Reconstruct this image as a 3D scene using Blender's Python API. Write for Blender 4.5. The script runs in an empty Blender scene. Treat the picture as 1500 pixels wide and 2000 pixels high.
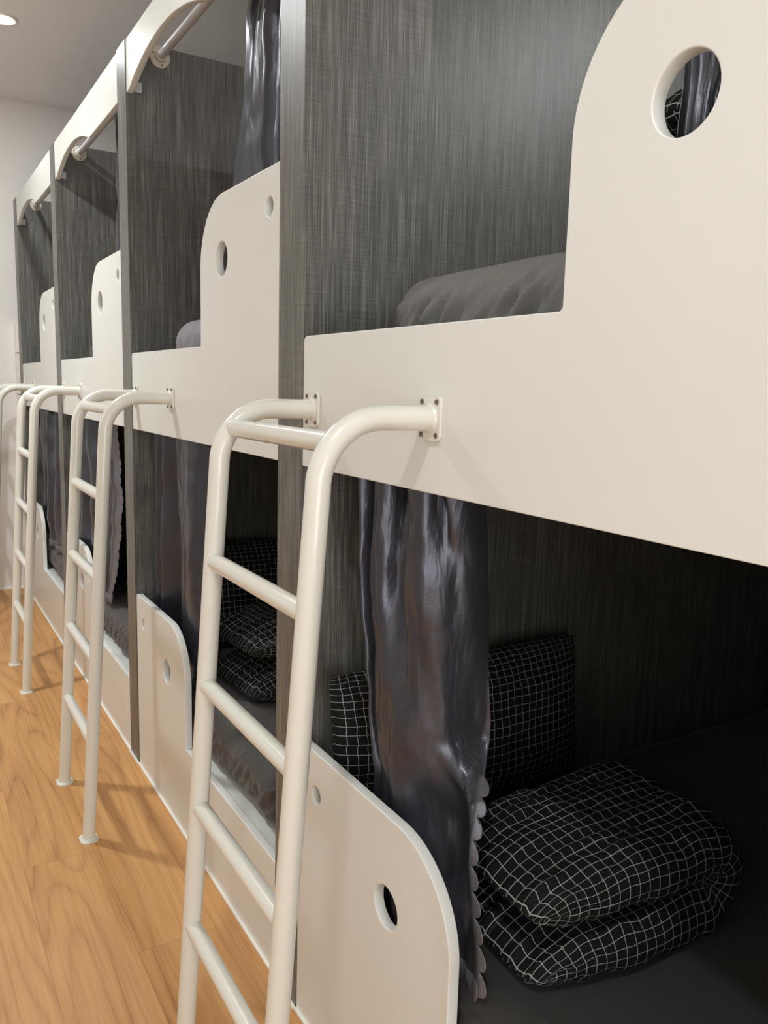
import bpy, bmesh, math, random
from mathutils import Vector, Matrix, noise

# ------------------------------------------------------------------ scene, camera, light
SC = bpy.context.scene
COL = SC.collection
SC.view_settings.view_transform = 'Standard'
SC.view_settings.look = 'None'
SC.view_settings.gamma = 1.0
SC.view_settings.use_curve_mapping = False
SC.view_settings.exposure = 0.0

cam_data = bpy.data.cameras.new('camera')
cam = bpy.data.objects.new('camera', cam_data)
COL.objects.link(cam)
cam_data.sensor_fit = 'HORIZONTAL'
cam_data.sensor_width = 36.0
cam_data.lens = 36.0 * 1580.8 / 1500.0
cam_data.clip_start = 0.02
YAW, PITCH, ROLL = 0.5438, -0.1500, 0.0267
CAMLOC = Vector((-0.644, 0.0, 1.267))
fwd = Vector((math.sin(YAW) * math.cos(PITCH), math.cos(YAW) * math.cos(PITCH), math.sin(PITCH)))
r0 = Vector((math.cos(YAW), -math.sin(YAW), 0))
u0 = r0.cross(fwd)
rt = math.cos(ROLL) * r0 + math.sin(ROLL) * u0
up = -math.sin(ROLL) * r0 + math.cos(ROLL) * u0
cam.matrix_world = Matrix(((rt.x, up.x, -fwd.x, CAMLOC.x), (rt.y, up.y, -fwd.y, CAMLOC.y),
                           (rt.z, up.z, -fwd.z, CAMLOC.z), (0, 0, 0, 1)))
SC.camera = cam

world = bpy.data.worlds.new('world')
world.use_nodes = True
world.node_tree.nodes['Background'].inputs[0].default_value = (0.9, 0.95, 1.0, 1)
world.node_tree.nodes['Background'].inputs[1].default_value = 0.0
SC.world = world

LIGHT_COLOR = (0.955, 1.0, 1.0)
LAMPS = [((-0.90, 3.20), 26.5), ((-0.90, 0.0), 14.0), ((-0.144, 4.177), 12.0), ((2.05, -0.45), 34.0)]
# added fill from behind the camera, lifts the ceiling and partition faces
fill_light = bpy.data.lights.new('back_fill', 'AREA')
fill_light.shape = 'RECTANGLE'
fill_light.size, fill_light.size_y = 1.5, 2.2
fill_light.energy = 42.0
fill_light.color = (0.955, 0.99, 1.0)
fill_ob = bpy.data.objects.new('back_fill', fill_light)
COL.objects.link(fill_ob)
fill_ob.location = (-0.9, -2.17, 1.55)
fill_ob.rotation_euler = (math.radians(100), 0, 0)
CEIL = 2.836

# bunk row: front plane x = 0, aisle x < 0, the row runs along y
P = 1.25                     # one bay
T = 0.1058                   # partition thickness
Y1 = 1.4705                  # far face of first partition
ZTOP = 2.272
DEPTH = 2.0
FRONT = -0.0025


# ------------------------------------------------------------------ materials
def new_mat(name):
    m = bpy.data.materials.new(name)
    m.use_nodes = True
    nt = m.node_tree
    return m, nt, nt.nodes['Principled BSDF']


def N(nt, kind, **kw):
    n = nt.nodes.new(kind)
    for k, v in kw.items():
        setattr(n, k, v)
    return n


def srgb(r, g, b):
    def f(c):
        c /= 255.0
        return c / 12.92 if c <= 0.04045 else ((c + 0.055) / 1.055) ** 2.4
    return (f(r), f(g), f(b), 1.0)


def ramp(nt, fac, stops):
    r = N(nt, 'ShaderNodeValToRGB')
    el = r.color_ramp.elements
    while len(el) < len(stops):
        el.new(0.5)
    for e, (p, c) in zip(el, stops):
        e.position = p
        e.color = c
    nt.links.new(fac, r.inputs[0])
    return r.outputs[0]


def math_node(nt, op, a, b=None, c=None):
    n = N(nt, 'ShaderNodeMath', operation=op)
    for i, v in enumerate((a, b, c)):
        if v is None:
            continue
        if isinstance(v, (int, float)):
            n.inputs[i].default_value = v
        else:
            nt.links.new(v, n.inputs[i])
    return n.outputs[0]


def bump(nt, bsdf, height, strength, dist):
    b = N(nt, 'ShaderNodeBump')
    b.inputs['Strength'].default_value = strength
    b.inputs['Distance'].default_value = dist
    nt.links.new(height, b.inputs['Height'])
    nt.links.new(b.outputs[0], bsdf.inputs['Normal'])


def noise_tex(nt, vec, scale, detail=2.0, rough=0.5, dist=0.0):
    n = N(nt, 'ShaderNodeTexNoise')
    n.inputs['Scale'].default_value = scale
    n.inputs['Detail'].default_value = detail
    n.inputs['Roughness'].default_value = rough
    n.inputs['Distortion'].default_value = dist
    nt.links.new(vec, n.inputs['Vector'])
    return n.outputs['Fac']


def mapping(nt, vec, scale, loc=(0, 0, 0)):
    n = N(nt, 'ShaderNodeMapping')
    n.inputs['Scale'].default_value = scale
    n.inputs['Location'].default_value = loc
    nt.links.new(vec, n.inputs['Vector'])
    return n.outputs[0]


def plain(name, color, rough=0.5, metallic=0.0, mottled=0.03, coat=0.0, spec=0.5):
    m, nt, b = new_mat(name)
    tc = N(nt, 'ShaderNodeTexCoord')
    f = noise_tex(nt, tc.outputs['Object'], 3.0, 3.0)
    lo = tuple(c * (1 - mottled) for c in color[:3]) + (1,)
    hi = tuple(min(1, c * (1 + mottled)) for c in color[:3]) + (1,)
    c = ramp(nt, f, [(0.3, lo), (0.7, hi)])
    nt.links.new(c, b.inputs['Base Color'])
    b.inputs['Roughness'].default_value = rough
    b.inputs['Metallic'].default_value = metallic
    b.inputs['Coat Weight'].default_value = coat
    b.inputs['Specular IOR Level'].default_value = spec
    return m


def laminate():
    m, nt, b = new_mat('grey linen laminate')
    tc = N(nt, 'ShaderNodeTexCoord')
    sep = N(nt, 'ShaderNodeSeparateXYZ')
    nt.links.new(tc.outputs['Object'], sep.inputs[0])
    w = math_node(nt, 'ADD', sep.outputs[0], sep.outputs[1])
    comb = N(nt, 'ShaderNodeCombineXYZ')
    nt.links.new(w, comb.inputs[0])
    nt.links.new(sep.outputs[2], comb.inputs[1])
    v = comb.outputs[0]
    fine = noise_tex(nt, mapping(nt, v, (330, 6, 1)), 1.0, 3.0, 0.65)
    broad = noise_tex(nt, mapping(nt, v, (60, 1.2, 1), (3, 5, 0)), 1.0, 3.0, 0.6)
    cross = noise_tex(nt, mapping(nt, v, (9, 460, 1), (7, 1, 0)), 1.0, 3.0, 0.65)
    blotch = noise_tex(nt, mapping(nt, v, (5, 3, 1)), 1.0, 2.0)
    a = math_node(nt, 'MULTIPLY_ADD', fine, 0.56, math_node(nt, 'MULTIPLY', broad, 0.22))
    a = math_node(nt, 'ADD', a, math_node(nt, 'MULTIPLY', cross, 0.18))
    a = math_node(nt, 'ADD', a, math_node(nt, 'MULTIPLY', blotch, 0.08))
    c = ramp(nt, a, [(0.36, srgb(66, 66, 62)), (0.50, srgb(95, 94, 89)), (0.62, srgb(132, 130, 124)), (0.72, srgb(165, 163, 156))])
    nt.links.new(c, b.inputs['Base Color'])
    b.inputs['Roughness'].default_value = 0.38
    b.inputs['Specular IOR Level'].default_value = 0.4
    bump(nt, b, a, 0.25, 0.001)
    return m


def oak_floor():
    m, nt, b = new_mat('oak plank floor')
    tc = N(nt, 'ShaderNodeTexCoord')
    sep = N(nt, 'ShaderNodeSeparateXYZ')
    nt.links.new(tc.outputs['Object'], sep.inputs[0])
    PW, PL = 0.18, 1.22
    ix = math_node(nt, 'FLOOR', math_node(nt, 'DIVIDE', math_node(nt, 'ADD', sep.outputs[0], 0.06), PW))
    fx = math_node(nt, 'FRACT', math_node(nt, 'DIVIDE', math_node(nt, 'ADD', sep.outputs[0], 0.06), PW))
    off = math_node(nt, 'FRACT', math_node(nt, 'MULTIPLY', ix, 0.381))
    yy = math_node(nt, 'ADD', math_node(nt, 'DIVIDE', sep.outputs[1], PL), off)
    iy = math_node(nt, 'FLOOR', yy)
    fy = math_node(nt, 'FRACT', yy)
    wn = N(nt, 'ShaderNodeTexWhiteNoise', noise_dimensions='2D')
    cb = N(nt, 'ShaderNodeCombineXYZ')
    nt.links.new(ix, cb.inputs[0]); nt.links.new(iy, cb.inputs[1])
    nt.links.new(cb.outputs[0], wn.inputs['Vector'])
    rnd = wn.outputs['Value']
    cv = N(nt, 'ShaderNodeCombineXYZ')
    nt.links.new(math_node(nt, 'ADD', sep.outputs[0], math_node(nt, 'MULTIPLY', rnd, 7.3)), cv.inputs[0])
    nt.links.new(math_node(nt, 'ADD', sep.outputs[1], math_node(nt, 'MULTIPLY', rnd, 3.1)), cv.inputs[1])
    v = cv.outputs[0]
    warp = noise_tex(nt, mapping(nt, v, (5.5, 0.62, 1)), 1.0, 1.5, 0.4)
    ringpos = math_node(nt, 'MULTIPLY', warp, 13.0)
    tri = math_node(nt, 'PINGPONG', ringpos, 0.5)
    ring = ramp(nt, tri, [(0.0, (1, 1, 1, 1)), (0.12, (0.4, 0.4, 0.4, 1)), (0.4, (0, 0, 0, 1))])
    fine = noise_tex(nt, mapping(nt, v, (150, 4.0, 1)), 1.0, 4.0, 0.65)
    broad = noise_tex(nt, mapping(nt, v, (9, 1.6, 1)), 1.0, 2.0)
    a = math_node(nt, 'MULTIPLY_ADD', fine, 0.45, math_node(nt, 'MULTIPLY', broad, 0.35))
    a = math_node(nt, 'ADD', a, math_node(nt, 'MULTIPLY', rnd, 0.07))
    a = math_node(nt, 'SUBTRACT', a, math_node(nt, 'MULTIPLY', ring, 0.15))
    c = ramp(nt, a, [(0.14, srgb(152, 103, 58)), (0.32, srgb(192, 140, 86)), (0.48, srgb(209, 157, 99)), (0.66, srgb(220, 172, 115))])
    # narrow joints
    ex = math_node(nt, 'GREATER_THAN', math_node(nt, 'ABSOLUTE', math_node(nt, 'SUBTRACT', fx, 0.5)), 0.4955)
    ey = math_node(nt, 'GREATER_THAN', math_node(nt, 'ABSOLUTE', math_node(nt, 'SUBTRACT', fy, 0.5)), 0.4993)
    e = math_node(nt, 'MULTIPLY', math_node(nt, 'MAXIMUM', ex, ey), 0.35)
    mx = N(nt, 'ShaderNodeMix', data_type='RGBA')
    nt.links.new(e, mx.inputs['Factor'])
    nt.links.new(c, mx.inputs['A'])
    mx.inputs['B'].default_value = srgb(120, 75, 40)
    nt.links.new(mx.outputs['Result'], b.inputs['Base Color'])
    b.inputs['Roughness'].default_value = 0.42
    b.inputs['Specular IOR Level'].default_value = 0.4
    bump(nt, b, fine, 0.12, 0.001)
    return m


def check_cloth(name, line, ground, pitch=0.0195, w=0.066):
    m, nt, b = new_mat(name)
    uv = N(nt, 'ShaderNodeUVMap'); uv.uv_map = 'cloth'
    sep = N(nt, 'ShaderNodeSeparateXYZ')
    nt.links.new(uv.outputs[0], sep.inputs[0])
    ls = []
    for i in (0, 1):
        f = math_node(nt, 'FRACT', math_node(nt, 'DIVIDE', sep.outputs[i], pitch))
        ls.append(math_node(nt, 'LESS_THAN', math_node(nt, 'ABSOLUTE', math_node(nt, 'SUBTRACT', f, 0.5)), w / 2))
    g = math_node(nt, 'MAXIMUM', ls[0], ls[1])
    mx = N(nt, 'ShaderNodeMix', data_type='RGBA')
    nt.links.new(g, mx.inputs['Factor'])
    mx.inputs['A'].default_value = ground
    mx.inputs['B'].default_value = line
    nt.links.new(mx.outputs['Result'], b.inputs['Base Color'])
    b.inputs['Roughness'].default_value = 0.85
    b.inputs['Specular IOR Level'].default_value = 0.2
    tc = N(nt, 'ShaderNodeTexCoord')
    bump(nt, b, noise_tex(nt, tc.outputs['Object'], 28.0, 3.0), 0.3, 0.004)
    return m


def cloth(name, color, rough=0.8, wr=0.25, scale=22.0):
    m, nt, b = new_mat(name)
    tc = N(nt, 'ShaderNodeTexCoord')
    v = tc.outputs['Object']
    f = noise_tex(nt, v, 500.0, 2.0)
    lo = tuple(c * 0.85 for c in color[:3]) + (1,)
    hi = tuple(min(1, c * 1.12) for c in color[:3]) + (1,)
    nt.links.new(ramp(nt, f, [(0.3, lo), (0.7, hi)]), b.inputs['Base Color'])
    b.inputs['Roughness'].default_value = rough
    b.inputs['Specular IOR Level'].default_value = 0.3
    b.inputs['Sheen Weight'].default_value = 0.15
    bump(nt, b, noise_tex(nt, v, scale, 3.0, 0.55, 0.6), wr, 0.006)
    return m


def satin(name, color, rough=0.36):
    m, nt, b = new_mat(name)
    tc = N(nt, 'ShaderNodeTexCoord')
    v = tc.outputs['Object']
    thread = noise_tex(nt, mapping(nt, v, (120, 120, 1500)), 1.0, 2.0)
    lo = tuple(c * 0.85 for c in color[:3]) + (1,)
    hi = tuple(min(1, c * 1.15) for c in color[:3]) + (1,)
    nt.links.new(ramp(nt, thread, [(0.3, lo), (0.7, hi)]), b.inputs['Base Color'])
    b.inputs['Metallic'].default_value = 0.6
    b.inputs['Roughness'].default_value = rough
    soft = noise_tex(nt, mapping(nt, v, (26, 26, 7)), 1.0, 3.0, 0.5, 0.5)
    h = math_node(nt, 'ADD', math_node(nt, 'MULTIPLY', soft, 1.0), math_node(nt, 'MULTIPLY', thread, 0.04))
    bump(nt, b, h, 0.45, 0.008)
    return m


def wall_paint(name, color):
    m, nt, b = new_mat(name)
    tc = N(nt, 'ShaderNodeTexCoord')
    f = noise_tex(nt, tc.outputs['Object'], 1.3, 2.0)
    lo = tuple(c * 0.97 for c in color[:3]) + (1,)
    nt.links.new(ramp(nt, f, [(0.3, lo), (0.7, color)]), b.inputs['Base Color'])
    b.inputs['Roughness'].default_value = 0.8
    bump(nt, b, noise_tex(nt, tc.outputs['Object'], 160.0, 2.0), 0.08, 0.001)
    return m


def emitter(name, color, strength):
    m, nt, b = new_mat(name)
    b.inputs['Base Color'].default_value = (0.9, 0.9, 0.9, 1)
    b.inputs['Emission Color'].default_value = color
    b.inputs['Emission Strength'].default_value = strength
    return m


M_LAM = laminate()
M_FLOOR = oak_floor()
M_PANEL = plain('white painted board', srgb(230, 231, 226), 0.38, coat=0.1, mottled=0.012)
M_TUBE = plain('cream enamelled steel', srgb(230, 229, 220), 0.26, coat=0.35, mottled=0.02)
M_SCREW = plain('brown screw head', srgb(112, 98, 84), 0.4, 0.5)
M_ROD = plain('white plastic rod', srgb(222, 223, 226), 0.3, 0.15)
M_FLANGE = plain('ivory plastic flange', srgb(225, 220, 205), 0.35)
M_ZINC = plain('zinc bracket', srgb(190, 195, 198), 0.35, 0.6)
M_WALL = wall_paint('white wall paint', srgb(236, 233, 230))
M_CEIL = wall_paint('white ceiling paint', srgb(244, 243, 243))
M_STRIP = plain('white sealant strip', srgb(240, 236, 226), 0.4)
M_DECK = cloth('white mattress underlay', srgb(222, 224, 218), 0.7, 0.4, 14)
M_SHEETK = cloth('black sheet', srgb(52, 51, 49), 0.8)
M_SHEETD = cloth('dark grey sheet', srgb(82, 79, 78), 0.75)
M_SHEETG = cloth('mid grey sheet', srgb(112, 111, 108), 0.75)
M_SHEETL = cloth('lilac grey sheet', srgb(138, 132, 140), 0.75)
M_SATIN = satin('charcoal satin', srgb(78, 79, 88), 0.29)
M_SATTRIM = satin('charcoal satin border', srgb(118, 117, 124), 0.5)
M_CHECK = check_cloth('black windowpane check cotton', srgb(160, 163, 160), srgb(19, 22, 22))
M_DARK = plain('dark recess', srgb(40, 38, 36), 0.8)
M_GLOW = emitter('lamp diffuser', (1.0, 0.96, 0.9, 1), 14.0)


# ------------------------------------------------------------------ object helpers
def link_mesh(name, bm, mat, parent=None, smooth=False, loc=None):
    me = bpy.data.meshes.new(name)
    bm.normal_update()
    bm.to_mesh(me)
    bm.free()
    if smooth:
        me.polygons.foreach_set('use_smooth', [True] * len(me.polygons))
    me.materials.append(mat)
    o = bpy.data.objects.new(name, me)
    COL.objects.link(o)
    if loc:
        o.location = loc
    if parent:
        o.parent = parent
    return o


def tag(o, label, cat, group=None):
    o['label'] = label
    o['category'] = cat
    if group:
        o['group'] = group
    return o


def thing(name, label, cat, loc, group=None):
    o = bpy.data.objects.new(name, None)
    o.empty_display_size = 0.05
    o.location = loc
    COL.objects.link(o)
    return tag(o, label, cat, group)


def struct(name, bm, mat, smooth=False):
    o = link_mesh(name, bm, mat, None, smooth)
    o['kind'] = 'structure'
    return o


def copy_tree(o, parent=None):
    c = o.copy()
    COL.objects.link(c)
    if parent:
        c.parent = parent
    for ch in list(o.children):
        copy_tree(ch, c)
    return c


def box(bm, x0, x1, y0, y1, z0, z1, bev=0.0):
    t = bmesh.new()
    bmesh.ops.create_cube(t, size=1.0)
    for v in t.verts:
        v.co = Vector(((x0 + x1) / 2 + v.co.x * (x1 - x0), (y0 + y1) / 2 + v.co.y * (y1 - y0), (z0 + z1) / 2 + v.co.z * (z1 - z0)))
    if bev:
        bmesh.ops.bevel(t, geom=list(t.edges), offset=bev, segments=2, profile=0.7, affect='EDGES')
    me = bpy.data.meshes.new('tmp')
    t.to_mesh(me); t.free()
    bm.from_mesh(me)
    bpy.data.meshes.remove(me)
    return bm


def boxm(*a, **k):
    return box(bmesh.new(), *a, **k)


def tube(bm, pts, r, seg=20, cap=True):
    pts = [Vector(p) for p in pts]
    rings = []
    prev = None
    n = len(pts)
    for i, p in enumerate(pts):
        d = (pts[min(i + 1, n - 1)] - pts[max(i - 1, 0)]).normalized()
        if prev is None:
            a = Vector((0, 0, 1)) if abs(d.z) < 0.9 else Vector((1, 0, 0))
            e = d.cross(a).normalized()
        else:
            e = (prev - d * prev.dot(d)).normalized()
        prev = e
        f = d.cross(e)
        rr = r[i] if isinstance(r, (list, tuple)) else r
        rings.append([bm.verts.new(p + (math.cos(2 * math.pi * k / seg) * e + math.sin(2 * math.pi * k / seg) * f) * rr) for k in range(seg)])
    for a, b in zip(rings, rings[1:]):
        for k in range(seg):
            bm.faces.new((a[k], a[(k + 1) % seg], b[(k + 1) % seg], b[k]))
    if cap:
        bm.faces.new(rings[0][::-1])
        bm.faces.new(rings[-1])
    bmesh.ops.recalc_face_normals(bm, faces=bm.faces)
    return bm


def smooth_by_angle(o, deg=40):
    me = o.data
    me.polygons.foreach_set('use_smooth', [True] * len(me.polygons))
    me.set_sharp_from_angle(angle=math.radians(deg))


def board(name, outline, holes, thick, mat, parent, ylocal=0.0, bevel=0.0018):
    """board in the y-z plane, front face at x=0, back at x=thick; outline points are (y, z)"""
    cu = bpy.data.curves.new('tmpcurve', 'CURVE')
    cu.dimensions = '2D'
    cu.fill_mode = 'BOTH'
    for ring in [outline] + holes:
        sp = cu.splines.new('POLY')
        sp.points.add(len(ring) - 1)
        for q, (a, b) in zip(sp.points, ring):
            q.co = (a, b, 0, 1)
        sp.use_cyclic_u = True
    cu.extrude = thick / 2 - bevel
    cu.bevel_depth = bevel
    cu.bevel_resolution = 2
    cu.offset = -bevel
    tmp = bpy.data.objects.new('tmp', cu)
    COL.objects.link(tmp)
    dg = bpy.context.evaluated_depsgraph_get()
    me = bpy.data.meshes.new_from_object(tmp.evaluated_get(dg))
    bpy.data.objects.remove(tmp)
    bpy.data.curves.remove(cu)
    bm = bmesh.new()
    bm.from_mesh(me)
    bpy.data.meshes.remove(me)
    for v in bm.verts:
        a, b, c = v.co
        v.co = Vector((thick / 2 + c, a, b))
    bmesh.ops.remove_doubles(bm, verts=bm.verts, dist=1e-5)
    bmesh.ops.recalc_face_normals(bm, faces=bm.faces)
    o = link_mesh(name, bm, mat, parent, False, (0, ylocal, 0))
    smooth_by_angle(o, 50)
    for f in o.data.polygons:
        if abs(f.normal.x) > 0.999:
            f.use_smooth = False
    return o


def arc(cy, cz, r, a0, a1, n=20, rz=None):
    rz = rz or r
    return [(cy + r * math.cos(math.radians(a0 + (a1 - a0) * i / n)), cz + rz * math.sin(math.radians(a0 + (a1 - a0) * i / n))) for i in range(n + 1)]


def circ(cy, cz, r, n=40):
    return [(cy + r * math.cos(2 * math.pi * i / n), cz + r * math.sin(2 * math.pi * i / n)) for i in range(n)]


# ------------------------------------------------------------------ the room
XL, XR, YB, YF = -1.75, 2.16, -2.2, 5.30
struct('floor', boxm(XL - 0.1, XR + 0.1, YB - 0.1, YF + 0.1, -0.1, 0.0), M_FLOOR)
struct('ceiling', boxm(XL - 0.1, XR + 0.1, YB - 0.1, YF + 0.1, CEIL, CEIL + 0.1), M_CEIL)
struct('wall_far', boxm(XL - 0.1, XR + 0.1, YF, YF + 0.1, 0.0, CEIL), M_WALL)
struct('wall_back', boxm(XL - 0.1, XR + 0.1, YB - 0.1, YB, 0.0, CEIL), M_WALL)
struct('wall_left', boxm(XL - 0.1, XL, YB, YF, 0.0, CEIL), M_WALL)
struct('wall_right', boxm(XR, XR + 0.1, YB, YF, 0.0, CEIL), M_WALL)
struct('baseboard_far', boxm(XL, -0.02, YF - 0.012, YF, 0.0, 0.012, bev=0.002), M_STRIP)
bm = bmesh.new()
for z0, z1 in ((0.0, 1.18), (1.185, 1.42), (1.425, 1.60)):
    box(bm, -0.016, 0.0, YF - 0.075, YF - 0.002, z0, z1, bev=0.002)
struct('trim_1', bm, M_STRIP)

fill_bm = bmesh.new()  # added framed panel out of view, invented to house the fill light
wx0, wx1, wz0, wz1 = -1.66, -0.14, 0.42, 2.68
for a, b_, c, d in ((wx0 - .05, wx0, wz0 - .05, wz1 + .05), (wx1, wx1 + .05, wz0 - .05, wz1 + .05), (wx0, wx1, wz0 - .05, wz0), (wx0, wx1, wz1, wz1 + .05)):
    box(fill_bm, a, b_, YB, YB + 0.05, c, d, bev=0.003)
fill_o = struct('fill_panel', fill_bm, M_PANEL)
pane = link_mesh('fill_pane', boxm(wx0, wx1, YB + 0.005, YB + 0.01, wz0, wz1), emitter('glowing fill pane', (0.955, 0.99, 1.0, 1), 0.9), fill_o)  # added glowing pane, brightens the room along with the fill

# ------------------------------------------------------------------ downlights
lamp_labels = ['round recessed downlight above the aisle beside the third ladder, out of frame',
               'round recessed downlight above the aisle beside the camera, out of frame',
               'glowing round downlight in the ceiling at the upper left corner of the photo',
               'round recessed downlight over the back of the bunks behind the nearest partition']
for (xy, power), lab in zip(LAMPS, lamp_labels):
    t = thing('ceiling_downlight', lab, 'ceiling light', (xy[0], xy[1], CEIL), 'ceiling downlights')
    bm = bmesh.new()
    prof = [(0.047, -0.001), (0.049, -0.006), (0.056, -0.009), (0.062, -0.006), (0.064, 0.0)]
    seg = 48
    rings = [[bm.verts.new((r * math.cos(2 * math.pi * k / seg), r * math.sin(2 * math.pi * k / seg), z)) for k in range(seg)] for r, z in prof]
    for a, b in zip(rings, rings[1:]):
        for k in range(seg):
            bm.faces.new((a[k], a[(k + 1) % seg], b[(k + 1) % seg], b[k]))
    bmesh.ops.recalc_face_normals(bm, faces=bm.faces)
    link_mesh('trim_ring', bm, M_STRIP, t, True)
    bm = bmesh.new()
    bmesh.ops.create_cone(bm, cap_ends=True, segments=40, radius1=0.047, radius2=0.047, depth=0.002)
    link_mesh('diffuser', bm, M_GLOW, t, False, (0, 0, -0.003))
    ld = bpy.data.lights.new('downlight_lamp', 'AREA')
    ld.shape = 'DISK'
    ld.size = 0.11
    ld.energy = power
    ld.color = LIGHT_COLOR
    ld.spread = math.radians(158 if xy[0] < -0.5 else 180)
    lo = bpy.data.objects.new('bulb', ld)
    COL.objects.link(lo)
    lo.location = (0, 0, -0.011)
    lo.parent = t

# ------------------------------------------------------------------ partitions
def partition(k, label):
    """far face at y = Y1 + k*P"""
    t = thing('bunk_partition', label, 'partition', (0, Y1 + k * P - T / 2, 0), 'grey partitions between the bunks')
    link_mesh('partition_board', boxm(FRONT, DEPTH, -T / 2, T / 2, 0.0, ZTOP, bev=0.0012), M_LAM, t)
    bm = bmesh.new()
    box(bm, FRONT - 0.007, FRONT, -T / 2 - 0.004, T / 2 + 0.004, 0.0, 0.006, bev=0.001)
    link_mesh('floor_seal', bm, M_STRIP, t)
    return t


partition(-1, 'grey linen laminate partition at the camera end of the nearest bunk')
partition(0, 'tall grey linen laminate partition directly behind the nearest ladder')
partition(1, 'grey linen laminate partition with its base behind the second ladder from the camera')
partition(2, 'grey laminate partition behind the top of the third ladder from the camera')
partition(3, 'farthest grey laminate partition, beside the white end wall')

# ------------------------------------------------------------------ bunk bays
# local y = 0 at the near face of the far partition (it runs to -INNER at the near one)
INNER = P - T
G = 0.0015


def make_bay(y_far, label):
    t = thing('bunk_bed', label, 'bunk bed', (0, y_far, 0), 'stacked sleeping berths in one row')
    # rel coordinates used in the survey are measured from the far face of the far partition
    o = T
    # upper guard: low rail on the far side, tall wing on the near side
    n0 = -INNER + G
    ye = -P + 0.473 + o      # edge of wing
    out = [(n0, 1.123), (-G, 1.123)] + arc(-G - 0.012, 1.359 - 0.012, 0.012, 0, 90, 5)
    out += [(ye + 0.004, 1.359), (ye, 1.363)]
    R_ = 0.15
    out += arc(ye - R_, 1.686 - R_, R_, 0, 90, 22)
    out += [(n0, 1.686)]
    holes = [circ(-P + 0.326 + o, 1.546, 0.038), circ(-P + 0.055 + o, 1.612, 0.019, 28)]
    board('upper_guard_panel', out, holes, 0.019, M_PANEL, t)
    # lower guard: tall wing on the far side, low board towards the near side
    we = -0.622 + o
    out = [(n0, 0.002), (-G, 0.002)] + arc(-G - 0.01, 0.588 - 0.01, 0.01, 0, 90, 4)
    out += arc(we + 0.15, 0.588 - 0.15, 0.15, 90, 180, 22)
    out += [(we, 0.266), (we - 0.004, 0.262), (n0, 0.262)]
    holes = [circ(-0.443 + o, 0.43, 0.036), circ(-0.185 + o, 0.505, 0.0175, 28)]
    board('lower_guard_panel', out, holes, 0.019, M_PANEL, t)
    # header with a shallow arched cut on the far side
    c0, hw, sag = -0.47 + o, 0.335, 0.058
    Rr = (hw * hw + sag * sag) / (2 * sag)
    cz = 2.124 + sag - Rr
    a0 = math.degrees(math.asin(hw / Rr))
    out = [(n0, ZTOP - 0.002), (n0, 2.125)] + arc(c0, cz, Rr, 90 + a0, 90 - a0, 30) + [(-G, 2.122), (-G, ZTOP - 0.002)]
    h = board('header_panel', out, [], 0.019, M_PANEL, t)
    br = boxm(0.019, 0.045, -0.0035, -G, 2.128, 2.158, bev=0.001)
    box(br, 0.019, 0.0215, -0.028, -G, 2.128, 2.158, bev=0.001)
    b = link_mesh('corner_bracket', br, M_ZINC, h)
    b['label'] = 'small zinc angle bracket'
    # bed bases
    d = link_mesh('lower_bed_base', boxm(0.0195, DEPTH - 0.02, -INNER + G, -G, 0.02, 0.252, bev=0.002), M_DECK, t)
    d['label'] = 'white quilted bed base board'
    link_mesh('upper_bed_base', boxm(0.0195, DEPTH - 0.02, -INNER + G, -G, 1.225, 1.30, bev=0.002), M_PANEL, t)
    link_mesh('back_panel', boxm(DEPTH - 0.018, DEPTH, -INNER + G, -G, 0.0, ZTOP, bev=0.001), M_LAM, t)
    link_mesh('floor_seal', boxm(-0.007, 0.0, -INNER + 0.0045, -0.0045, 0.0, 0.006, bev=0.001), M_STRIP, t)
    return t


def far_of(k):                # near face of partition k = far end of bay
    return Y1 + k * P - T


bay_labels = ['nearest bunk, white berth with the large round hole at the upper right',
              'second white bunk from the camera, just beyond the nearest ladder and first grey partition',
              'third white bunk from the camera, beyond the partition behind the second ladder',
              'farthest white bunk, the narrow sliver beside the end wall']
bay0 = make_bay(far_of(0), bay_labels[0])
for k in (1, 2, 3):
    c = copy_tree(bay0)
    c.location = (0, far_of(k), 0)
    c['label'] = bay_labels[k]

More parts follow.
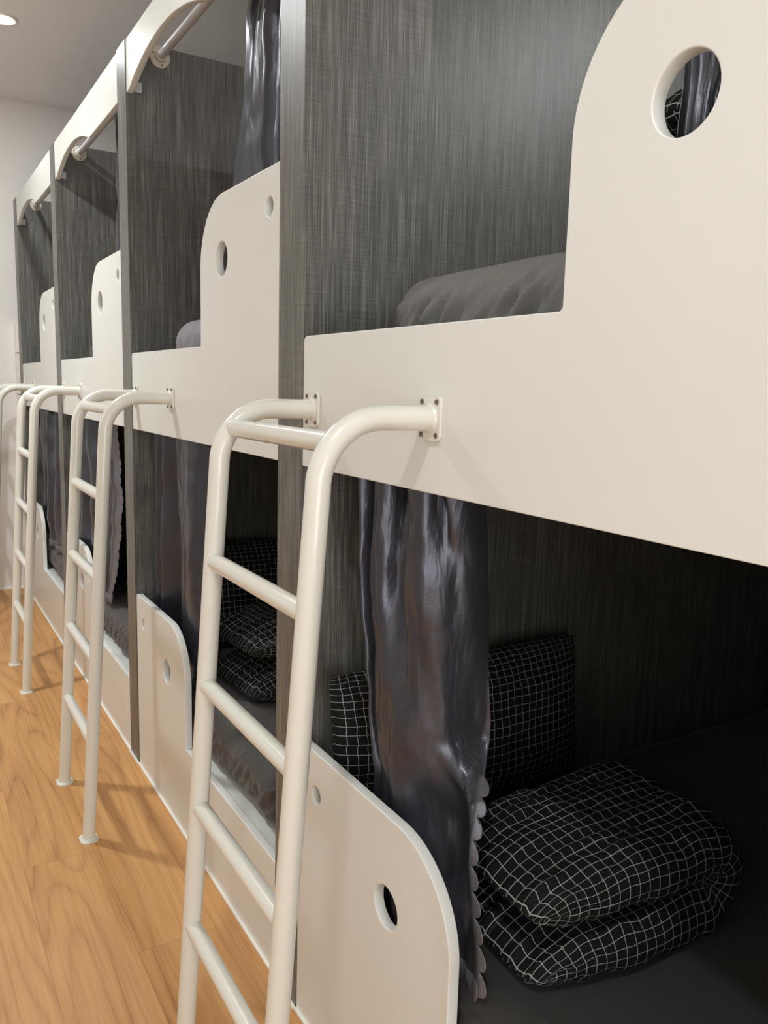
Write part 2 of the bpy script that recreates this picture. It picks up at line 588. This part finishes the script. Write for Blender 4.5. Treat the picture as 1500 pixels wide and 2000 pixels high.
# ------------------------------------------------------------------ ladders
def make_ladder(y_part, label):
    """y_part: far face of the partition the ladder stands before"""
    t = thing('bunk_ladder', label, 'ladder', (0, y_part, 0), 'white tubular bunk ladders')
    ZA = 1.229
    bx, R_, top = -0.082, 0.094, ZA - 0.094
    foot_x, shift = -0.243, 0.022

    def leg_xy(z):
        f = (top - z) / top
        return (bx - R_) + (foot_x - (bx - R_)) * f, shift * f
    for ya in (-0.152, -0.528):
        pts = [(-0.002, ya, ZA), (-0.04, ya, ZA)]
        for i in range(17):
            a = math.radians(90 + 90 * i / 16)
            pts.append((bx + R_ * math.cos(a), ya, top + R_ * math.sin(a)))
        for z in (top - 0.03, 0.9, 0.6, 0.3, 0.004):
            x, s = leg_xy(z)
            pts.append((x, ya + s, z))
        o = link_mesh('rail', tube(bmesh.new(), pts, 0.0172, 28), M_TUBE, t)
        smooth_by_angle(o, 45)
        # wall plate
        pb = bmesh.new()
        box(pb, -0.005, -0.0005, ya - 0.026, ya + 0.026, ZA - 0.031, ZA + 0.031)
        bmesh.ops.bevel(pb, geom=[e for e in pb.edges if abs((e.verts[0].co - e.verts[1].co).normalized().x) > 0.9], offset=0.009, segments=5, profile=0.5, affect='EDGES')
        tube(pb, [(-0.005, ya, ZA), (-0.009, ya, ZA)], [0.0205, 0.0178], 28)
        pl = link_mesh('mounting_plate', pb, M_TUBE, t)
        smooth_by_angle(pl, 40)
        for dy, dz in ((-0.018, -0.023), (0.018, -0.023), (-0.018, 0.023), (0.018, 0.023)):
            sb = bmesh.new()
            tube(sb, [(-0.0048, ya + dy, ZA + dz), (-0.0066, ya + dy, ZA + dz)], [0.0042, 0.0034], 14)
            link_mesh('screw', sb, M_SCREW, pl)
        # foot plate
        fx, fs = leg_xy(0.0)
        fb = bmesh.new()
        box(fb, fx - 0.024, fx + 0.024, ya + fs - 0.027, ya + fs + 0.027, 0.0, 0.004)
        bmesh.ops.bevel(fb, geom=[e for e in fb.edges if abs((e.verts[0].co - e.verts[1].co).normalized().z) > 0.9], offset=0.016, segments=6, profile=0.5, affect='EDGES')
        tube(fb, [(fx, ya + fs, 0.003), (fx, ya + fs, 0.0075)], [0.0205, 0.0175], 28)
        smooth_by_angle(link_mesh('foot_plate', fb, M_TUBE, t), 35)
    for z in (1.196, 0.967, 0.745, 0.518, 0.286):
        if z > top:
            a = math.asin((z - top) / R_)
            x, s = bx - R_ * math.cos(a), 0.0
        else:
            x, s = leg_xy(z)
        bm = tube(bmesh.new(), [(x, -0.152 + s - 0.004, z), (x, -0.34 + s, z), (x, -0.528 + s + 0.004, z)], 0.0148, 24)
        smooth_by_angle(link_mesh('rung', bm, M_TUBE, t), 45)
    return t


ladder_labels = ['nearest white tubular steel ladder, large in the middle foreground',
                 'second white tubular ladder from the camera, standing on the wood floor at left',
                 'third white tubular ladder from the camera, before the farthest bunk opening',
                 'farthest white ladder, cut off by the left edge of the photo']
lad0 = make_ladder(Y1, ladder_labels[0])
for k in (1, 2, 3):
    c = copy_tree(lad0)
    c.location = (0, Y1 + k * P, 0)
    c['label'] = ladder_labels[k]

# ------------------------------------------------------------------ curtain rods
def make_rod(y_far, label, z):
    t = thing('curtain_rod', label, 'curtain rod', (0.101, y_far, z), 'curtain rods inside the bunks')
    smooth_by_angle(link_mesh('rod', tube(bmesh.new(), [(0, -0.006, 0), (0, -INNER + 0.006, 0)], 0.0125, 24), M_ROD, t), 45)
    for y0, d in ((-0.0002, -1), (-INNER + 0.0002, 1)):
        bm = bmesh.new()
        tube(bm, [(0, y0, 0), (0, y0 + d * 0.004, 0), (0, y0 + d * 0.007, 0), (0, y0 + d * 0.009, 0), (0, y0 + d * 0.022, 0), (0, y0 + d * 0.024, 0)],
             [0.031, 0.031, 0.027, 0.019, 0.0165, 0.0135], 32)
        fl = link_mesh('flange', bm, M_FLANGE, t)
        smooth_by_angle(fl, 35)
        for a in (40, 160, 280):
            sx, sz = 0.0235 * math.cos(math.radians(a)), 0.0235 * math.sin(math.radians(a))
            link_mesh('screw', tube(bmesh.new(), [(sx, y0 + d * 0.005, sz), (sx, y0 + d * 0.0085, sz)], [0.0032, 0.0028], 12), M_SCREW, fl)
    return t


rod_labels = ['pale curtain rod at the top of the nearest upper bunk',
              'pale curtain rod under the header of the second bunk, top left',
              'pale curtain rod under the header of the third bunk from the camera',
              'pale curtain rod under the header of the farthest bunk',
              'pale curtain rod of the nearest lower bunk, behind the upper guard board',
              'pale curtain rod of the second lower bunk, behind its guard board',
              'pale curtain rod of the third lower bunk, behind its guard board',
              'pale curtain rod of the farthest lower bunk, behind its guard board']
rod0 = make_rod(far_of(0), rod_labels[0], 2.242)
for k in (1, 2, 3):
    c = copy_tree(rod0); c.location = (0.101, far_of(k), 2.242); c['label'] = rod_labels[k]
for k in (0, 1, 2, 3):
    c = copy_tree(rod0); c.location = (0.085, far_of(k), 1.165); c['label'] = rod_labels[4 + k]


# ------------------------------------------------------------------ curtains
def lerp(tab, v):
    for (a, fa), (b, fb) in zip(tab, tab[1:]):
        if v <= b:
            f = (v - a) / (b - a)
            f = f * f * (3 - 2 * f)
            return fa + (fb - fa) * f
    return tab[-1][1]


def catmull(p, t):
    n = len(p) - 1
    i = min(int(t * n), n - 1)
    f = t * n - i
    a, b, c, d = p[max(i - 1, 0)], p[i], p[i + 1], p[min(i + 2, n)]
    return tuple(0.5 * (2 * b[k] + (c[k] - a[k]) * f + (2 * a[k] - 5 * b[k] + 4 * c[k] - d[k]) * f * f + (3 * b[k] - a[k] - 3 * c[k] + d[k]) * f ** 3) for k in (0, 1))


def curtain(name, label, ztop, zbot, y_anchor, y_free, xc, pleats, amp, seed, parent_loc, scallop=False, rr=0.019, sections=None, sc0=0.03):
    """y_anchor/y_free: tables over v (0 top .. 1 bottom) of the two edges; xc table of mean x"""
    t = thing(name, label, 'curtain', parent_loc, 'charcoal satin bunk curtains')
    L = Vector(parent_loc)
    rnd = random.Random(seed)
    nu, nv = 150, 150
    ph = [rnd.uniform(0, 6.28) for _ in range(6)]
    sd = Vector((seed * 3.7, seed * 1.3, 0))
    H = ztop - zbot

    def pos(s, v):
        if sections:
            for (va, pa), (vb, pb) in zip(sections, sections[1:]):
                if v <= vb or vb == sections[-1][0]:
                    f = min(1.0, (v - va) / (vb - va)); f = f * f * (3 - 2 * f)
                    ca, cb = catmull(pa, s), catmull(pb, s)
                    y, x = ca[0] + (cb[0] - ca[0]) * f, ca[1] + (cb[1] - ca[1]) * f
                    break
            x += 0.006 * noise.noise(Vector((s * 7, v * 5, 1)) + sd) + 0.003 * noise.noise(Vector((s * 15, v * 16, 3)) + sd)
            y += 0.006 * noise.noise(Vector((s * 5, v * 4, 9)) + sd)
            return Vector((x, y, ztop - H * v))
        ya, yf = lerp(y_anchor, v), lerp(y_free, v)
        wob = 0.09 * noise.noise(Vector((s * 2.0, v * 2.6, 0)) + sd) + 0.03 * noise.noise(Vector((s * 5, v * 6, 2)) + sd)
        q = s + wob * (1 - abs(2 * s - 1))
        a = lerp(amp, v)
        arg = 2 * math.pi * pleats * q + ph[0]
        fold = math.sin(arg) + 0.35 * math.sin(2.3 * arg + ph[1] + 2 * v)
        flat = min(1.0, (1 - s) * 5.0 + 0.15)
        x = lerp(xc, v) + a * fold * flat + 0.009 * noise.noise(Vector((s * 4, v * 9, 5)) + sd)
        y = ya + (yf - ya) * (s + 0.25 / pleats * math.cos(arg) * 0.5 * flat) 
        z = ztop - H * v
        return Vector((x, y, z))
    bm = bmesh.new()
    grid = []
    for j in range(nv + 1):
        v = j / nv
        grid.append([bm.verts.new(pos(i / nu, v) - L) for i in range(nu + 1)])
    for j in range(nv):
        for i in range(nu):
            bm.faces.new((grid[j][i], grid[j][i + 1], grid[j + 1][i + 1], grid[j + 1][i]))
    bmesh.ops.recalc_face_normals(bm, faces=bm.faces)
    body = link_mesh('curtain_cloth', bm, M_SATIN, t, True)
    so = body.modifiers.new('thick', 'SOLIDIFY'); so.thickness = 0.0012
    # heading tape with rings hidden behind the header
    if scallop:
        # scalloped embroidered border along the free edge and along the hem
        bm = bmesh.new()
        edge = [pos(1.0, j / nv) for j in range(nv + 1)]
        inner = [pos(0.935, j / nv) for j in range(nv + 1)]
        hem = [pos(1.0 - i / nu, 1.0) for i in range(nu + 1)]
        hin = [pos(1.0 - i / nu, 0.975) for i in range(nu + 1)]

        def strip(e, n_, outdir, rad):
            # resample by arc length
            cum = [0.0]
            for a, b in zip(e, e[1:]):
                cum.append(cum[-1] + (b - a).length)
            tot = cum[-1]
            cnt = max(1, round(tot / (2 * rad)))
            M = cnt * 12
            k = 0
            rows = []
            for m_ in range(M + 1):
                d = tot * m_ / M
                while k < len(cum) - 2 and cum[k + 1] < d:
                    k += 1
                f = (d - cum[k]) / max(1e-9, cum[k + 1] - cum[k])
                pe = e[k].lerp(e[k + 1], f)
                pi = n_[k].lerp(n_[k + 1], f)
                w = abs(math.sin(math.pi * cnt * m_ / M)) ** 0.5
                dv = outdir * (rad * w)
                lift = Vector((-0.0018, 0, 0))
                mid = pe + dv * 0.55
                rows.append([bm.verts.new(q + lift * s_ - L) for q, s_ in ((pi, 1), (pe, 1.3), (mid, 1.6), (pe + dv * 0.8, 0.8), (pe + dv, 1.4))])
            for a, b in zip(rows, rows[1:]):
                for q in range(4):
                    bm.faces.new((a[q], a[q + 1], b[q + 1], b[q]))
        j0 = int(sc0 * nv)
        strip(edge[j0:], inner[j0:], Vector((0, -1, 0)), rr)
        strip(hem, hin, Vector((0, 0, -1)), rr)
        bmesh.ops.recalc_face_normals(bm, faces=bm.faces)
        tr = link_mesh('scalloped_border', bm, M_SATTRIM, t, True)
        tr['label'] = 'pale stitched scalloped edge of the curtain'
        so = tr.modifiers.new('thick', 'SOLIDIFY'); so.thickness = 0.0016
    return t


curtain('bunk_curtain', 'charcoal satin curtain with scalloped edge in the nearest lower bunk, centre foreground',
        1.178, 0.392,
        [(0, 1.262), (0.5, 1.225), (1, 1.14)], [(0, 0.975), (0.35, 0.955), (0.55, 0.94), (0.72, 0.885), (1, 0.838)],
        [(0, 0.085), (0.3, 0.072), (1, 0.062)], 2.6, [(0, 0.022), (0.5, 0.022), (1, 0.015)], 11, (0.085, 1.1, 1.178), True,
        sections=[(0.0, [(1.25, .10), (1.232, .052), (1.215, .09), (1.195, .06), (1.165, .048), (1.15, .055), (1.135, .10), (1.10, .11), (1.085, .06), (1.055, .05), (1.03, .055), (1.02, .09), (1.01, .07), (1.0, .10), (1.0, .14)]),
                  (0.28, [(1.245, .10), (1.228, .05), (1.215, .085), (1.19, .055), (1.16, .045), (1.145, .05), (1.13, .08), (1.10, .085), (1.075, .052), (1.05, .046), (1.03, .052), (1.015, .08), (1.008, .105), (1.0, .135), (1.0, .16)]),
                  (0.60, [(1.21, .10), (1.185, .052), (1.175, .078), (1.155, .05), (1.13, .042), (1.105, .04), (1.08, .037), (1.055, .04), (1.035, .052), (1.02, .075), (1.01, .10), (1.003, .125), (1.0, .145), (.995, .16), (.99, .17)]),
                  (0.76, [(1.18, .09), (1.16, .052), (1.14, .068), (1.12, .048), (1.10, .042), (1.075, .04), (1.05, .05), (1.03, .075), (1.01, .10), (.985, .115), (.955, .108), (.93, .092), (.91, .076), (.893, .065), (.876, .057)]),
                  (1.0, [(1.16, .08), (1.145, .05), (1.12, .06), (1.09, .05), (1.06, .042), (1.03, .048), (1.0, .06), (.97, .065), (.945, .055), (.925, .046), (.905, .05), (.885, .056), (.866, .052), (.848, .048), (.83, .046)])],
        sc0=0.66)
curtain('bunk_curtain', 'charcoal satin curtain hanging in the second lower bunk, left of the nearest ladder',
        1.178, 0.40,
        [(0, 2.545), (1, 2.575)], [(0, 2.12), (0.5, 2.14), (1, 2.17)],
        [(0, 0.115), (0.6, 0.10), (1, 0.075)], 2.4, [(0, 0.058), (0.6, 0.048), (1, 0.026)], 23, (0.085, 2.35, 1.178), True, sc0=0.97,
        sections=[(0.0, [(2.59, .11), (2.57, .06), (2.545, .05), (2.51, .045), (2.485, .07), (2.46, .05), (2.42, .045), (2.39, .08), (2.375, .12), (2.36, .08), (2.33, .05), (2.28, .055), (2.23, .045), (2.17, .055), (2.12, .09)]),
                  (0.5, [(2.60, .11), (2.58, .06), (2.555, .05), (2.53, .045), (2.51, .065), (2.49, .05), (2.46, .048), (2.43, .09), (2.40, .15), (2.36, .13), (2.32, .06), (2.27, .05), (2.22, .045), (2.17, .05), (2.13, .08)]),
                  (1.0, [(2.60, .10), (2.59, .06), (2.575, .05), (2.555, .045), (2.54, .06), (2.52, .05), (2.50, .055), (2.47, .09), (2.43, .12), (2.38, .12), (2.33, .075), (2.28, .055), (2.23, .045), (2.18, .05), (2.13, .06)])])
curtain('bunk_curtain', 'charcoal satin curtain with scalloped edge seen through the second ladder, third lower bunk',
        1.178, 0.42,
        [(0, 3.80), (1, 3.74)], [(0, 3.22), (0.5, 3.10), (0.8, 3.13), (1, 3.19)],
        [(0, 0.10), (0.4, 0.08), (1, 0.055)], 2.3, [(0, 0.05), (0.5, 0.035), (1, 0.016)], 35, (0.085, 3.5, 1.178), True)
curtain('bunk_curtain', 'charcoal satin curtain in the farthest lower bunk, seen beside the third ladder',
        1.178, 0.41,
        [(0, 5.02), (1, 4.86)], [(0, 4.34), (0.5, 4.26), (1, 4.30)],
        [(0, 0.11), (0.5, 0.09), (1, 0.055)], 2.7, [(0, 0.055), (0.6, 0.045), (1, 0.018)], 47, (0.085, 4.7, 1.178), True)
curtain('bunk_curtain', 'tall charcoal satin curtain in the second upper bunk, top centre left of the partition',
        2.262, 1.475,
        [(0, 1.50), (1, 1.50)], [(0, 1.86), (0.35, 1.905), (0.68, 1.985), (1, 2.03)],
        [(0, 0.101), (1, 0.10)], 3.1, [(0, 0.02), (0.5, 0.026), (1, 0.03)], 5, (0.101, 1.6, 2.262))
curtain('bunk_curtain', 'sliver of charcoal satin curtain in the third upper bunk, beside its near partition',
        2.262, 1.475,
        [(0, 2.75), (1, 2.75)], [(0, 3.26), (0.1, 3.18), (1, 3.16)],
        [(0, 0.101), (1, 0.10)], 3.3, [(0, 0.02), (0.5, 0.022), (1, 0.025)], 8, (0.101, 2.9, 2.262))
curtain('bunk_curtain', 'charcoal satin curtain of the nearest upper bunk, seen through the large round hole',
        2.262, 1.475,
        [(0, 0.24), (1, 0.25)], [(0, 0.62), (1, 0.627)],
        [(0, 0.101), (1, 0.09)], 1.2, [(0, 0.010), (0.5, 0.010), (1, 0.012)], 15, (0.101, 0.4, 2.262))


# ------------------------------------------------------------------ mattresses
def mattress(label, mat, x0, x1, y0, y1, z0, z1, seed, gather=0.006, rad=0.055, group='mattresses under fitted sheets'):
    nx, ny, nz = 90, 150, 22
    cx, cy = (x0 + x1) / 2, (y0 + y1) / 2
    hx, hy, hz = (x1 - x0) / 2, (y1 - y0) / 2, (z1 - z0) / 2
    rv = min(rad, hz * 0.95)
    bm = bmesh.new()
    vd = {}

    def warp(n, i):                      # denser rows near the front (aisle) side
        f = i / n
        return f
    def vert(i, j, k):
        key = (i, j, k)
        if key in vd:
            return vd[key]
        fx = (i / nx) ** 2.2             # concentrate at x0
        fy, fz = j / ny, k / nz
        p = Vector((-hx + 2 * hx * fx, -hy + 2 * hy * fy, -hz + 2 * hz * fz))
        q = Vector((max(-hx + rv, min(hx - rv, p.x)), max(-hy + rv, min(hy - rv, p.y)), max(-hz + rv, min(hz - rv, p.z))))
        d = p - q
        if d.length > 1e-9:
            d2 = d.normalized()
            m_ = max(abs(d.x), abs(d.y), abs(d.z)) / rv
            p = q + d2 * rv * m_
        else:
            d2 = Vector((0, 0, 1))
        side = max(0.0, 1 - abs(d2.z)) if d.length > 1e-9 else 0.0
        along = p.y if abs(d2.x) >= abs(d2.y) else p.x
        w = p + Vector((seed, seed * 2, 0))
        tz = (p.z + hz) / (2 * hz)
        # gathers fan out from the lower hem
        g = noise.noise(Vector((along * 42 + 10 * tz * 0.6 + seed, tz * 1.4, seed)))
        g += 0.5 * noise.noise(Vector((along * 95 + 4 * tz, tz * 2.0, seed + 7)))
        amp_ = gather * side * (0.35 + 0.9 * math.sin(math.pi * min(1, tz * 1.05)))
        big = 0.006 * noise.noise(w * 5.0) + 0.003 * noise.noise(Vector((w.x * 9 + w.y * 7, w.y * 4, w.z * 9)))
        top = 1.0 if d2.z > 0.5 else 0.3
        p = p + d2 * (g * amp_) + d2 * big * (1 - 0.6 * top)
        if k == nz or d2.z > 0.3:
            p.z += 0.004 * noise.noise(w * 7.0) - 0.004
        vd[key] = bm.verts.new(p)
        return vd[key]
    for i in range(nx):
        for j in range(ny):
            bm.faces.new((vert(i, j, nz), vert(i + 1, j, nz), vert(i + 1, j + 1, nz), vert(i, j + 1, nz)))
            bm.faces.new((vert(i, j, 0), vert(i, j + 1, 0), vert(i + 1, j + 1, 0), vert(i + 1, j, 0)))
    for i in range(nx):
        for k in range(nz):
            bm.faces.new((vert(i, 0, k), vert(i + 1, 0, k), vert(i + 1, 0, k + 1), vert(i, 0, k + 1)))
            bm.faces.new((vert(i, ny, k), vert(i, ny, k + 1), vert(i + 1, ny, k + 1), vert(i + 1, ny, k)))
    for j in range(ny):
        for k in range(nz):
            bm.faces.new((vert(0, j, k), vert(0, j, k + 1), vert(0, j + 1, k + 1), vert(0, j + 1, k)))
            bm.faces.new((vert(nx, j, k), vert(nx, j + 1, k), vert(nx, j + 1, k + 1), vert(nx, j, k + 1)))
    bmesh.ops.recalc_face_normals(bm, faces=bm.faces)
    o = link_mesh('mattress', bm, mat, None, True, (cx, cy, (z0 + z1) / 2))
    tag(o, label, 'mattress', group)
    return o


mattress('mid grey pleated mattress in the nearest upper bunk, beside the large white guard', M_SHEETG, 0.09, 1.95, 0.25, 1.235, 1.302, 1.462, 3, 0.015, 0.07)
mattress('lilac grey mattress corner in the second upper bunk', M_SHEETL, 0.09, 1.95, 1.50, 2.50, 1.302, 1.462, 9, 0.006, 0.07)
mattress('dark grey mattress corner in the third upper bunk', M_SHEETD, 0.09, 1.95, 2.75, 3.75, 1.302, 1.462, 14, 0.005, 0.07)
mattress('brown grey mattress corner in the farthest upper bunk', M_SHEETD, 0.12, 1.95, 4.00, 4.95, 1.302, 1.44, 21, 0.005, 0.06)
mattress('black sheeted mattress in the nearest lower bunk, bottom right', M_SHEETK, 0.035, 1.95, 0.25, 1.34, 0.254, 0.402, 5, 0.006)
mattress('dark grey gathered mattress in the second lower bunk, seen through the nearest ladder', M_SHEETD, 0.035, 1.95, 1.57, 2.58, 0.254, 0.402, 12, 0.010)
mattress('dark grey gathered mattress in the third lower bunk, right of the second ladder', M_SHEETD, 0.035, 1.95, 2.80, 3.83, 0.254, 0.402, 17, 0.010)
mattress('dark mattress in the farthest lower bunk, right of the third ladder', M_SHEETD, 0.035, 1.95, 4.02, 5.06, 0.254, 0.402, 28, 0.006)


# ------------------------------------------------------------------ bedding
def pillow_grid(w, h, th, seed, pinch=0.05, wr=0.006, pv=2.6, corner=0.012):
    """returns function(u,v,side)->(x,y,z) local, u,v in -1..1"""
    def f(u, v, side):
        prof = max(0.0, (1 - abs(u) ** 2.6)) ** 0.5 * max(0.0, (1 - abs(v) ** pv)) ** 0.5
        px = u * w / 2 * (1 - pinch * (1 - v * v) * u * u)
        py = v * h / 2 * (1 - pinch * 1.2 * (1 - u * u) * v * v)
        cr = corner * abs(u) ** 5 * abs(v) ** 5
        px -= math.copysign(cr, u)
        py -= math.copysign(cr, v)
        k = Vector((u * 3 + seed, v * 3, side * 5.0))
        wrk = wr * noise.noise(k) + wr * 0.8 * noise.noise(Vector((u * 9 + seed, v * 9, side * 3)))
        # short creases running in from the edges
        rip = 0.0
        if abs(u) > 0.55:
            rip += (abs(u) - 0.55) / 0.45 * noise.noise(Vector((v * 12 + seed, 1.7 * u, side)))
        if abs(v) > 0.55:
            rip += (abs(v) - 0.55) / 0.45 * noise.noise(Vector((u * 12 + seed, 1.7 * v, side + 4)))
        z = side * (th / 2 * prof + (wrk + rip * wr * 1.4) * (prof ** 0.3 if prof > 0 else 0))
        return px, py, z
    return f


def grid_mesh(fn, nu, nv, w, h, th=0.0, pv=2.6):
    """closed two-sided surface from fn(u,v,side)->Vector, UVs in metres"""
    bm = bmesh.new()
    uvl = bm.loops.layers.uv.new('cloth')
    V = {}
    def vert(i, j, s):
        if i in (0, nu) or j in (0, nv):
            s = 0
        key = (i, j, s)
        if key not in V:
            # ease sampling towards the edges
            u = math.sin((i / nu - 0.5) * math.pi)
            v = math.sin((j / nv - 0.5) * math.pi)
            V[key] = bm.verts.new(fn(u, v, s if s else 1))
        return V[key]
    for s in (1, -1):
        for i in range(nu):
            for j in range(nv):
                q = [(i, j), (i + 1, j), (i + 1, j + 1), (i, j + 1)]
                if s < 0:
                    q = q[::-1]
                f = bm.faces.new([vert(a, b, s) for a, b in q])
                f.smooth = True
                for lp, (a, b) in zip(f.loops, q):
                    vv = math.sin((b / nv - 0.5) * math.pi)
                    pr = max(0.0, 1 - abs(vv) ** pv) ** 0.5
                    arc_ = abs(vv) * h / 2 + th / 2 * (1 - pr)
                    if s < 0:
                        arc_ = h / 2 + th / 2 + (1 - abs(vv)) * h / 2 + th / 2 * pr
                    lp[uvl].uv = (math.sin((a / nu - 0.5) * math.pi) * w * 0.5, math.copysign(arc_, vv))
    return bm


def pillow(label, mat, size, loc, rot, seed, group='checked pillows'):
    w, h, th = size
    f = pillow_grid(w, h, th, seed)
    bm = grid_mesh(lambda u, v, s: Vector(f(u, v, s)), 64, 52, w, h, th, 2.6)
    bmesh.ops.recalc_face_normals(bm, faces=bm.faces)
    o = link_mesh('pillow', bm, mat, None, True, loc)
    o.rotation_euler = [math.radians(a) for a in rot]
    tag(o, label, 'pillow', group)
    return o


def folded_duvet(label, mat, length, depth, th, gap, loc, rotz, seed, group='folded checked duvets', tilt=0.0):
    """one puffy quilt folded back over itself at +x; local origin at the base centre"""
    R_ = (th + gap) / 2
    S = 2 * length + math.pi * R_
    f = pillow_grid(S, depth, th, seed, pinch=0.02, wr=0.007, pv=7.0, corner=0.035)

    def bend(u, v, s):
        x, y, z = f(u, v, s)
        sdist = x + S / 2
        if sdist < length:                      # bottom layer, travelling towards +x
            c = Vector((-length / 2 + sdist, 0, th / 2)); n = Vector((0, 0, -1))
        elif sdist < length + math.pi * R_:
            a = (sdist - length) / R_
            c = Vector((length / 2 + R_ * math.sin(a), 0, th / 2 + R_ - R_ * math.cos(a)))
            n = Vector((math.sin(a), 0, -math.cos(a)))
        else:
            d = sdist - length - math.pi * R_
            c = Vector((length / 2 - d, 0, th / 2 + 2 * R_)); n = Vector((0, 0, 1))
        k = (c.x + length / 2) / length
        c.z -= 0.012 * (1 - k) if c.z > th else 0
        ed = max(abs(u) ** 3, 0.5 * abs(v) ** 3)
        c.z -= th * 0.30 * ed * (0.55 if n.z > 0.9 else 1.0 if n.z < -0.9 else 0.2)
        q = c + n * z
        q.y = y + 0.010 * noise.noise(Vector((c.x * 6, c.z * 8, seed)))
        q.z = max(q.z, 0.0) + tilt * q.x * (q.z / (2 * th + gap))
        return q
    bm = grid_mesh(bend, 160, 84, S, depth, th, 7.0)
    bmesh.ops.recalc_face_normals(bm, faces=bm.faces)
    o = link_mesh('folded_duvet', bm, mat, None, True, loc)
    o.rotation_euler = (0, 0, math.radians(rotz))
    tag(o, label, 'duvet', group)
    return o


# nearest lower bunk
folded_duvet('black checked duvet folded on the nearest lower bunk, lower right', M_CHECK, 0.345, 0.305, 0.098, 0.0,
             (0.268, 0.89, 0.402), -3, 2.0)
pillow('black checked pillow standing behind the nearest satin curtain, against the partition', M_CHECK, (0.64, 0.335, 0.13),
       (0.341, 1.283, 0.572), (85, 0, 0), 4.0)
# second lower bunk
folded_duvet('black checked duvet folded in the second lower bunk, seen between the nearest ladder rails', M_CHECK, 0.44, 0.36, 0.12, 0.0,
             (0.35, 2.13, 0.402), 3, 6.0)
pillow('black checked pillow upright behind the folded duvet in the second lower bunk', M_CHECK, (0.62, 0.36, 0.12),
       (0.48, 2.515, 0.585), (78, 0, 0), 8.0)
# third lower bunk
folded_duvet('dark checked duvet folded in the third lower bunk, right of the second ladder', M_CHECK, 0.48, 0.40, 0.115, 0.005,
             (0.36, 3.42, 0.402), 0, 12.0)
pillow('dark checked pillow upright at the back of the third lower bunk', M_CHECK, (0.60, 0.36, 0.12),
       (0.40, 3.75, 0.585), (78, 0, 0), 16.0)
# nearest upper bunk, behind the guard wing
folded_duvet('black checked duvet folded in the nearest upper bunk, glimpsed through the round hole', M_CHECK, 0.46, 0.46, 0.15, 0.0,
             (0.50, 0.67, 1.462), 0, 22.0)
pillow('black checked pillow atop the folded duvet in the nearest upper bunk, behind the round hole', M_CHECK, (0.60, 0.38, 0.13),
       (0.64, 0.62, 1.835), (0, 0, 0), 26.0)
